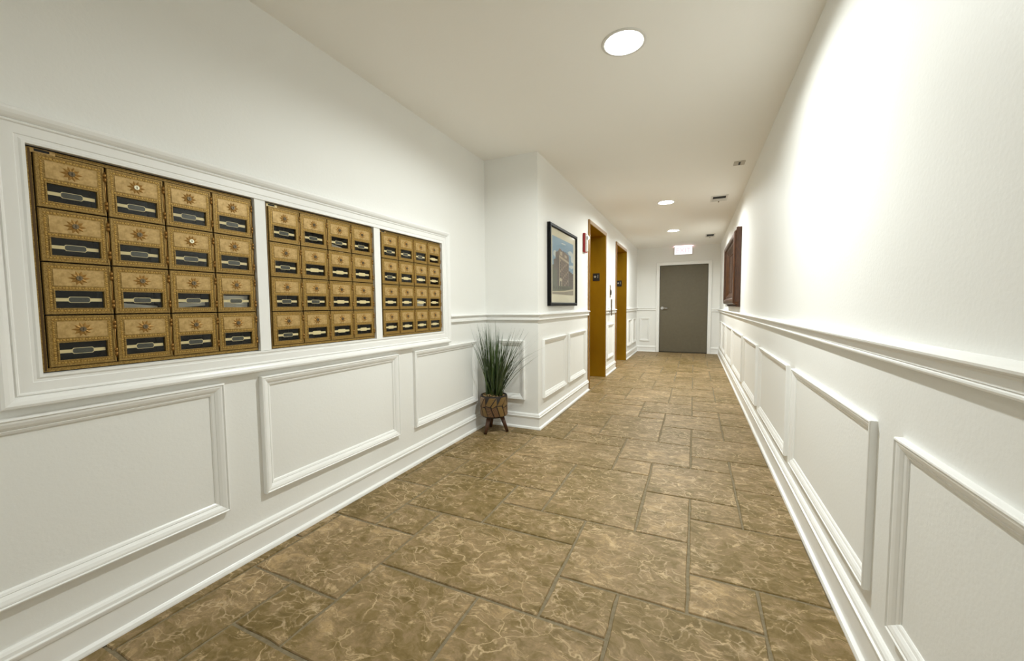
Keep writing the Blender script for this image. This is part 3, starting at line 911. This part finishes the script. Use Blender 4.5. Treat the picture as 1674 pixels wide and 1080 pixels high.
for c_ in range(4):
    u = .38+.09*c_; poly([(u, .78), (u+.05, .78), (u+.05, .795), (u, .795)], 'dark')
poly([(.76, .06), (.76, .46), (.84, .46), (.84, .44), (.92, .44), (.92, .42), (1, .42), (1, .06)], 'shade')
for r in range(6):
    for c_ in range(3):
        u = .79+.07*c_; v = .38-.05*r; poly([(u, v), (u+.025, v), (u+.025, v+.02), (u, v+.02)], 'dark')
poly([(.05, .12), (.05, .42), (.20, .44), (.20, .12)], 'green')
poly([(.30, .12), (.30, .28), (.36, .30), (.42, .28), (.42, .12)], 'walk'); poly([(.34, .12), (.34, .24), (.39, .24), (.39, .12)], 'dark')
poly([(.0, .05), (0, .14), (.9, .17), (.9, .05)], 'green')
for c_ in range(9): poly([(.04+.1*c_, .10), (.08+.1*c_, .10), (.08+.1*c_, .135), (.04+.1*c_, .135)], 'dark')
poly([(0, 0), (0, .045), (.55, .075), (1, .12), (1, .09), (.5, .045), (.0, .03)], 'walk')
poly([(0, 0), (0, .03), (.5, .045), (1, .09), (1, 0)], 'street')
finish(bm, 'print', [pm[k] for k in pk], t, recalc=False)
for f in t.children[-1].data.polygons: pass
bm = bmesh.new(); box(bm, 0.0225, 0.0240, 0.032, W_-0.032, 0.032, H_-0.032); finish(bm, 'glazing', m_glass, t)

# ------------------------------------------------------------------ carved wooden frame on the right wall
WY0, WY1, WZ0, WZ1 = 5.66, 7.50, 1.105, 2.055
t = tag(empty('wall_mirror', (XR, WY0, WZ0)), 'deep dark mahogany framed mirror on the right wall', 'mirror')
W_, H_ = WY1-WY0, WZ1-WZ0
wf = lambda u, z, h: (-h, u, z)
bm = bmesh.new()
sec = [(0.0, 0.001), (0.0, 0.020), (0.008, 0.028), (0.008, 0.040), (0.020, 0.052), (0.024, 0.070), (0.034, 0.082), (0.060, 0.086), (0.085, 0.078),
       (0.100, 0.055), (0.112, 0.050), (0.112, 0.001)]
rect_frame(bm, wf, 0, W_, 0, H_, sec); tag(finish(bm, 'outer_frame', m_wood, t), None)
bm = bmesh.new()
sec = [(0.112, 0.001), (0.112, 0.046), (0.122, 0.052), (0.132, 0.046), (0.175, 0.020), (0.186, 0.018), (0.190, 0.012), (0.190, 0.001)]
rect_frame(bm, wf, 0, W_, 0, H_, sec); finish(bm, 'inner_frame', m_wood, t)
bm = bmesh.new(); box(bm, -0.012, -0.008, 0.188, W_-0.188, 0.188, H_-0.188); finish(bm, 'mirror_glass', m_mirror, t)
bm = bmesh.new()
box(bm, -0.060, -0.001, -0.010, 0.0, 0.05, H_+0.012); box(bm, -0.050, -0.001, -0.012, W_+0.012, H_, H_+0.016)
box(bm, -0.050, -0.001, -0.012, W_+0.012, -0.014, 0.0)
finish(bm, 'back_moulding', m_wood, t)

# ------------------------------------------------------------------ exit sign
EXR = emit('exit_letters', (1.0, 0.50, 0.52), 1.4)
EXF = emit('exit_face', (1.0, 0.95, 0.98), 1.25)
ex0, ex1, ez0, ez1 = -0.452, -0.056, 2.262, 2.452
t = tag(empty('exit_sign', ((ex0+ex1)/2, YE, ez0)), 'lit white exit sign under the ceiling above the far door', 'exit sign')
w2 = (ex1-ex0)/2; hh = ez1-ez0
bm = bmesh.new(); box(bm, -w2, w2, -0.055, -0.001, 0, hh)
bmesh.ops.bevel(bm, geom=bm.edges[:], offset=0.004, segments=1, affect='EDGES')
finish(bm, 'housing', m_ceil_fix, t)
bm = bmesh.new(); box(bm, -w2+0.012, w2-0.012, -0.058, -0.0553, 0.014, hh-0.012); fc = finish(bm, 'lit_face', EXF, t)
me = text_mesh('EXIT', 0.155, 0.0006); me.materials.append(EXR)
o = link('lettering', me, fc)
o.matrix_local = Matrix.Translation((0, -0.0592, hh/2)) @ Matrix.Rotation(math.pi/2, 4, 'X')
tag(o, 'red letters reading EXIT')
bm = bmesh.new(); box(bm, -w2+0.02, w2-0.02, -0.050, -0.010, hh+0.0005, hh+0.0045); tag(finish(bm, 'ceiling_glow_strip', emit('exit_glow', (1.0, 0.55, 0.66), 14.0), t), 'added glowing strip that throws a pink glow on the ceiling')  # emitter added on top of the sign to tint the ceiling pink

# ------------------------------------------------------------------ ceiling fixtures
LL = ['recessed round ceiling light nearest the camera', 'second recessed ceiling light from the camera, before the elevators',
      'farthest recessed ceiling light, near the exit sign', 'recessed ceiling light behind the camera']
for k, (x, y, s) in enumerate(LAMP_SPOTS):
    t = tag(empty('ceiling_light', (x, y, H)), LL[k], 'ceiling light', group='recessed ceiling lights')
    bm = bmesh.new()
    prof = [(LR+0.018, 0.0), (LR+0.016, -0.004), (LR+0.002, -0.005), (LR-0.004, 0.0), (LR-0.006, 0.018), (LR-0.004, 0.020)]
    lathe(bm, prof, 40)
    finish(bm, 'trim_ring', m_ceil_fix, t, smooth=True)
    bm = bmesh.new(); lathe(bm, [(0, 0.016), (LR-0.007, 0.016), (LR-0.007, 0.022), (0, 0.022)], 40)
    finish(bm, 'lens', m_lens, t)
    ld = bpy.data.lights.new('downlight', 'AREA'); ld.shape = 'DISK'; ld.size = 0.10
    ld.energy = LAMP_POWER * s; ld.color = LAMP_COLOR; ld.spread = LAMP_SPREAD
    lo = bpy.data.objects.new('downlight', ld); COL.objects.link(lo); lo.parent = t; lo.location = (0, 0, 0.012)

t = tag(empty('ceiling_vent', (0.262, 5.80, H)), 'square ceiling vent with an open dark slot, the nearer of the two vents', 'vent')
def vent(t, w_, l_, dark):
    bm = bmesh.new()
    prof = [(0, 0), (0, -0.006), (0.018, -0.010), (0.022, -0.004), (0.022, 0)]
    loops = []
    for (cx_, cy_, sx, sy) in ((-w_, -l_, 1, 1), (w_, -l_, -1, 1), (w_, l_, -1, -1), (-w_, l_, 1, -1)):
        loops.append([bm.verts.new((cx_+sx*d, cy_+sy*d, h)) for d, h in prof])
    sect_loop(bm, loops, True); finish(bm, 'frame', m_ceil_fix, t)
    bm = bmesh.new(); box(bm, -w_+0.021, w_-0.021, -l_+dark, l_-0.021, -0.004, -0.0005); finish(bm, 'opening', m_dark, t)
    bm = bmesh.new(); box(bm, -w_+0.021, w_-0.021, -l_+0.021, -l_+dark-0.001, -0.006, -0.0005)
    for k in range(4):
        yy = -l_+0.03 + k*(dark-0.035)/4
        box(bm, -w_+0.025, w_-0.025, yy, yy+0.004, -0.010, -0.006)
    finish(bm, 'damper', m_ceil_fix, t)
    bm = bmesh.new(); box(bm, -0.006, 0.006, -l_-0.012, -l_+0.020, -0.018, -0.009); finish(bm, 'lever', m_lock, t)
vent(t, 0.095, 0.150, 0.14); t.rotation_euler.z = math.pi
t = tag(empty('ceiling_vent', (0.255, 8.80, H)), 'small dark ceiling vent near the exit sign, farther of the two', 'vent')
vent(t, 0.085, 0.20, 0.12); t.rotation_euler.z = math.pi
t = tag(empty('ceiling_sensor', (0.367, 4.46, H)), 'small square ceiling plate with dark sensor holes, before the vents', 'sensor')
bm = bmesh.new(); box(bm, -0.048, 0.048, -0.060, 0.060, -0.006, -0.0005)
bmesh.ops.bevel(bm, geom=bm.edges[:], offset=0.003, segments=1, affect='EDGES'); finish(bm, 'cover_plate', mat('sensor_plate', (0.52, 0.48, 0.41, 1), 0.6), t)
for yy in (-0.03, 0.0, 0.03):
    bm = bmesh.new(); cyl(bm, (0, yy, -0.006), (0, yy, -0.010), 0.010, 0.008, 12); finish(bm, 'sensor_eye', m_signblk, t)

# ------------------------------------------------------------------ potted grass
PX, PY, PR_ = -1.625, 3.150, 0.118
plant = tag(empty('potted_grass', (PX, PY, 0)), 'tall artificial grass in a carved leaf pattern pot on three wooden legs', 'plant')
PZ0_, PZ1_ = 0.140, 0.335
def prad(z):
    if z < PZ0_+0.02: return PR_ - 0.020*(1-(z-PZ0_)/0.02)**2
    return PR_ + 0.002*math.sin((z-PZ0_)*12)
bm = bmesh.new()
prof = [(0, PZ0_)] + [(prad(PZ0_+0.02*i/5), PZ0_+0.02*i/5) for i in range(6)] + [(PR_+0.001, (PZ0_+PZ1_)/2), (PR_, PZ1_-0.003), (PR_-0.003, PZ1_), (PR_-0.010, PZ1_), (PR_-0.012, PZ1_-0.025), (0, PZ1_-0.030)]
lathe(bm, prof, 40)
pot = finish(bm, 'pot', m_potblk, plant)
# carved leaves: raised facets wrapped round the pot
bm = bmesh.new()
def on_pot(u, v, h):
    z = PZ0_ + 0.012 + (PZ1_-PZ0_-0.020)*v
    r = PR_ + 0.0015 + h
    a = u / PR_
    return (r*math.cos(a), r*math.sin(a), z)
circ = 2*math.pi*PR_
NU = 7; cw = circ/NU
rl = random.Random(5)
def facet(pts, mi):
    # sub-divide the polygon edges so that it follows the cylinder
    out = []
    for i in range(len(pts)):
        p, q = pts[i], pts[(i+1) % len(pts)]
        for k in range(3): out.append((p[0]+(q[0]-p[0])*k/3, p[1]+(q[1]-p[1])*k/3))
    cu = sum(p[0] for p in out)/len(out); cv = sum(p[1] for p in out)/len(out)
    sh = lambda p, s: (cu+(p[0]-cu)*s, cv+(p[1]-cv)*s)
    a = [bm.verts.new(on_pot(*sh(p, 1.0), 0.0)) for p in out]
    b_ = [bm.verts.new(on_pot(*sh(p, 0.93), 0.0035)) for p in out]
    c = bm.verts.new(on_pot(cu, cv, 0.0040))
    for i in range(len(out)):
        j = (i+1) % len(out)
        bm.faces.new((a[i], a[j], b_[j], b_[i])).material_index = mi
        bm.faces.new((b_[i], b_[j], c)).material_index = mi
for k in range(NU):
    u = k*cw; g = 0.004; j1 = rl.uniform(-.08, .08); j2 = rl.uniform(-.08, .08)
    m1, m2, m3, m4 = [rl.choice((0, 1, 3, 0, 1)) for _ in range(4)]
    if k % 3 == 1: m1 = 2
    facet([(u+g, .52+j1), (u+cw*.45-g, .98), (u+cw*.98-g, .98), (u+cw*.5-g, .50+j1)], m1)
    facet([(u+cw*.55, .50+j1), (u+cw*1.0, .96), (u+cw*1.02, .55+j2), (u+cw*.62, .46)], m2)
    facet([(u+g, .48+j1), (u+cw*.5-g, .46+j1), (u+cw*.80-g, .02), (u+cw*.30, .02)], m3)
    facet([(u+cw*.55+g, .44), (u+cw*1.0-g, .46+j2), (u+cw*1.28-g, .04), (u+cw*.85, .02)], m4)
finish(bm, 'carved_leaves', m_leafs, pot)
# legs at three points
LEGS = [(-1.653, 3.020), (-1.503, 3.180), (-1.700, 3.235)]
for lx, ly in LEGS:
    d = Vector((lx-PX, ly-PY)); d.normalize()
    bm = bmesh.new()
    cyl(bm, (d.x*0.070, d.y*0.070, PZ0_+0.004), (d.x*0.122, d.y*0.122, 0.0015), 0.021, 0.0125, 14)
    finish(bm, 'leg', m_leg, plant)
# shavings
bm = bmesh.new(); rs = random.Random(9)
for k in range(230):
    a = rs.uniform(0, 2*math.pi); r = (PR_-0.014)*math.sqrt(rs.random()); z = PZ1_-0.022+rs.uniform(0, 0.026)*(1.15-r/PR_) + 0.006
    L = rs.uniform(0.012, 0.03); w_ = rs.uniform(0.002, 0.005); an = rs.uniform(0, 6.28); c_ = rs.uniform(-.5, 1.0)
    pr_ = None
    for s in range(5):
        tt = s/4
        x = r*math.cos(a)+math.cos(an)*L*(tt-.5); y = r*math.sin(a)+math.sin(an)*L*(tt-.5)
        rr = math.hypot(x, y); lim = PR_-0.008
        if rr > lim: x, y = x*lim/rr, y*lim/rr
        zz = z + c_*L*math.sin(math.pi*tt)*.6
        v = (bm.verts.new((x-math.sin(an)*w_, y+math.cos(an)*w_, zz)), bm.verts.new((x+math.sin(an)*w_, y-math.cos(an)*w_, zz+.002)))
        if pr_: bm.faces.new((pr_[0], pr_[1], v[1], v[0]))
        pr_ = v
o = finish(bm, 'wood_shavings', m_moss, plant, recalc=False); o['kind'] = 'stuff'
# blades
bm = bmesh.new(); rg = random.Random(21); nb = 0
tries = 0
def blade(ax, ay, L, lean, az, bend, wd, mi):
    global nb
    pts = []
    n = 9
    for s in range(n):
        tt = s/(n-1)
        out = lean*L*tt + bend*L*tt**2.6
        up = L*tt*math.cos(min(1.2, lean*.9)) - abs(bend)*L*0.42*tt**2.6
        pts.append(Vector((ax + math.cos(az)*out, ay + math.sin(az)*out, PZ1_-0.02 + up)))
    for p in pts:
        if PX+p.x < XL+0.012 and p.z > 0: return False
        if PY+p.y > YJ-0.012: return False
        if PY+p.y > YJ-0.050 and p.z > .97: return False
        if PX+p.x < XL+0.05 and p.z > .93: return False
    side = Vector((-math.sin(az+rg.uniform(-.8, .8)), math.cos(az+rg.uniform(-.8, .8)), 0)).normalized()
    prev = None
    for s, p in enumerate(pts):
        tt = s/(n-1)
        w_ = wd*(1-tt**3.2)*0.5+0.0004
        v = (bm.verts.new(p-side*w_), bm.verts.new(p+side*w_))
        if prev:
            f = bm.faces.new((prev[0], prev[1], v[1], v[0])); f.material_index = mi; f.smooth = True
        prev = v
    nb += 1
    return True
while nb < 190 and tries < 5000:
    tries += 1
    # clump grown in tufts, strongest fan towards the right and left of the view
    tuft = rg.choice([(-0.035, -0.03, 2.9), (-0.02, 0.0, 2.4), (0.0, -0.02, 4.6), (0.02, 0.02, 1.2), (0.04, -0.01, 5.9), (0.045, -0.02, 5.9), (0.04, -0.03, 5.6), (0.05, -0.01, 6.0), (0.0, 0.03, 2.0), (-0.04, -0.03, 3.7)])
    ax = tuft[0]+rg.gauss(0, .014); ay = tuft[1]+rg.gauss(0, .014)
    az = tuft[2]+rg.gauss(0, .5)
    right = 5.2 < az < 6.6
    L = rg.uniform(0.40, 0.70)
    lean = abs(rg.gauss(0.12, .13)) + (0.22 if right else 0)
    bend = max(0, rg.gauss(0.05, .07)) + (rg.choice((0, 0, .12, .28)) if right else 0)
    blade(ax, ay, L, lean, az, bend, rg.uniform(0.004, 0.010), 0 if rg.random() < .55 else 1)
o = finish(bm, 'grass_blades', [m_grass1, m_grass2], plant, recalc=False); o['kind'] = 'stuff'
print('tiles', ntile, 'blades', nb, 'objects', len(bpy.data.objects))
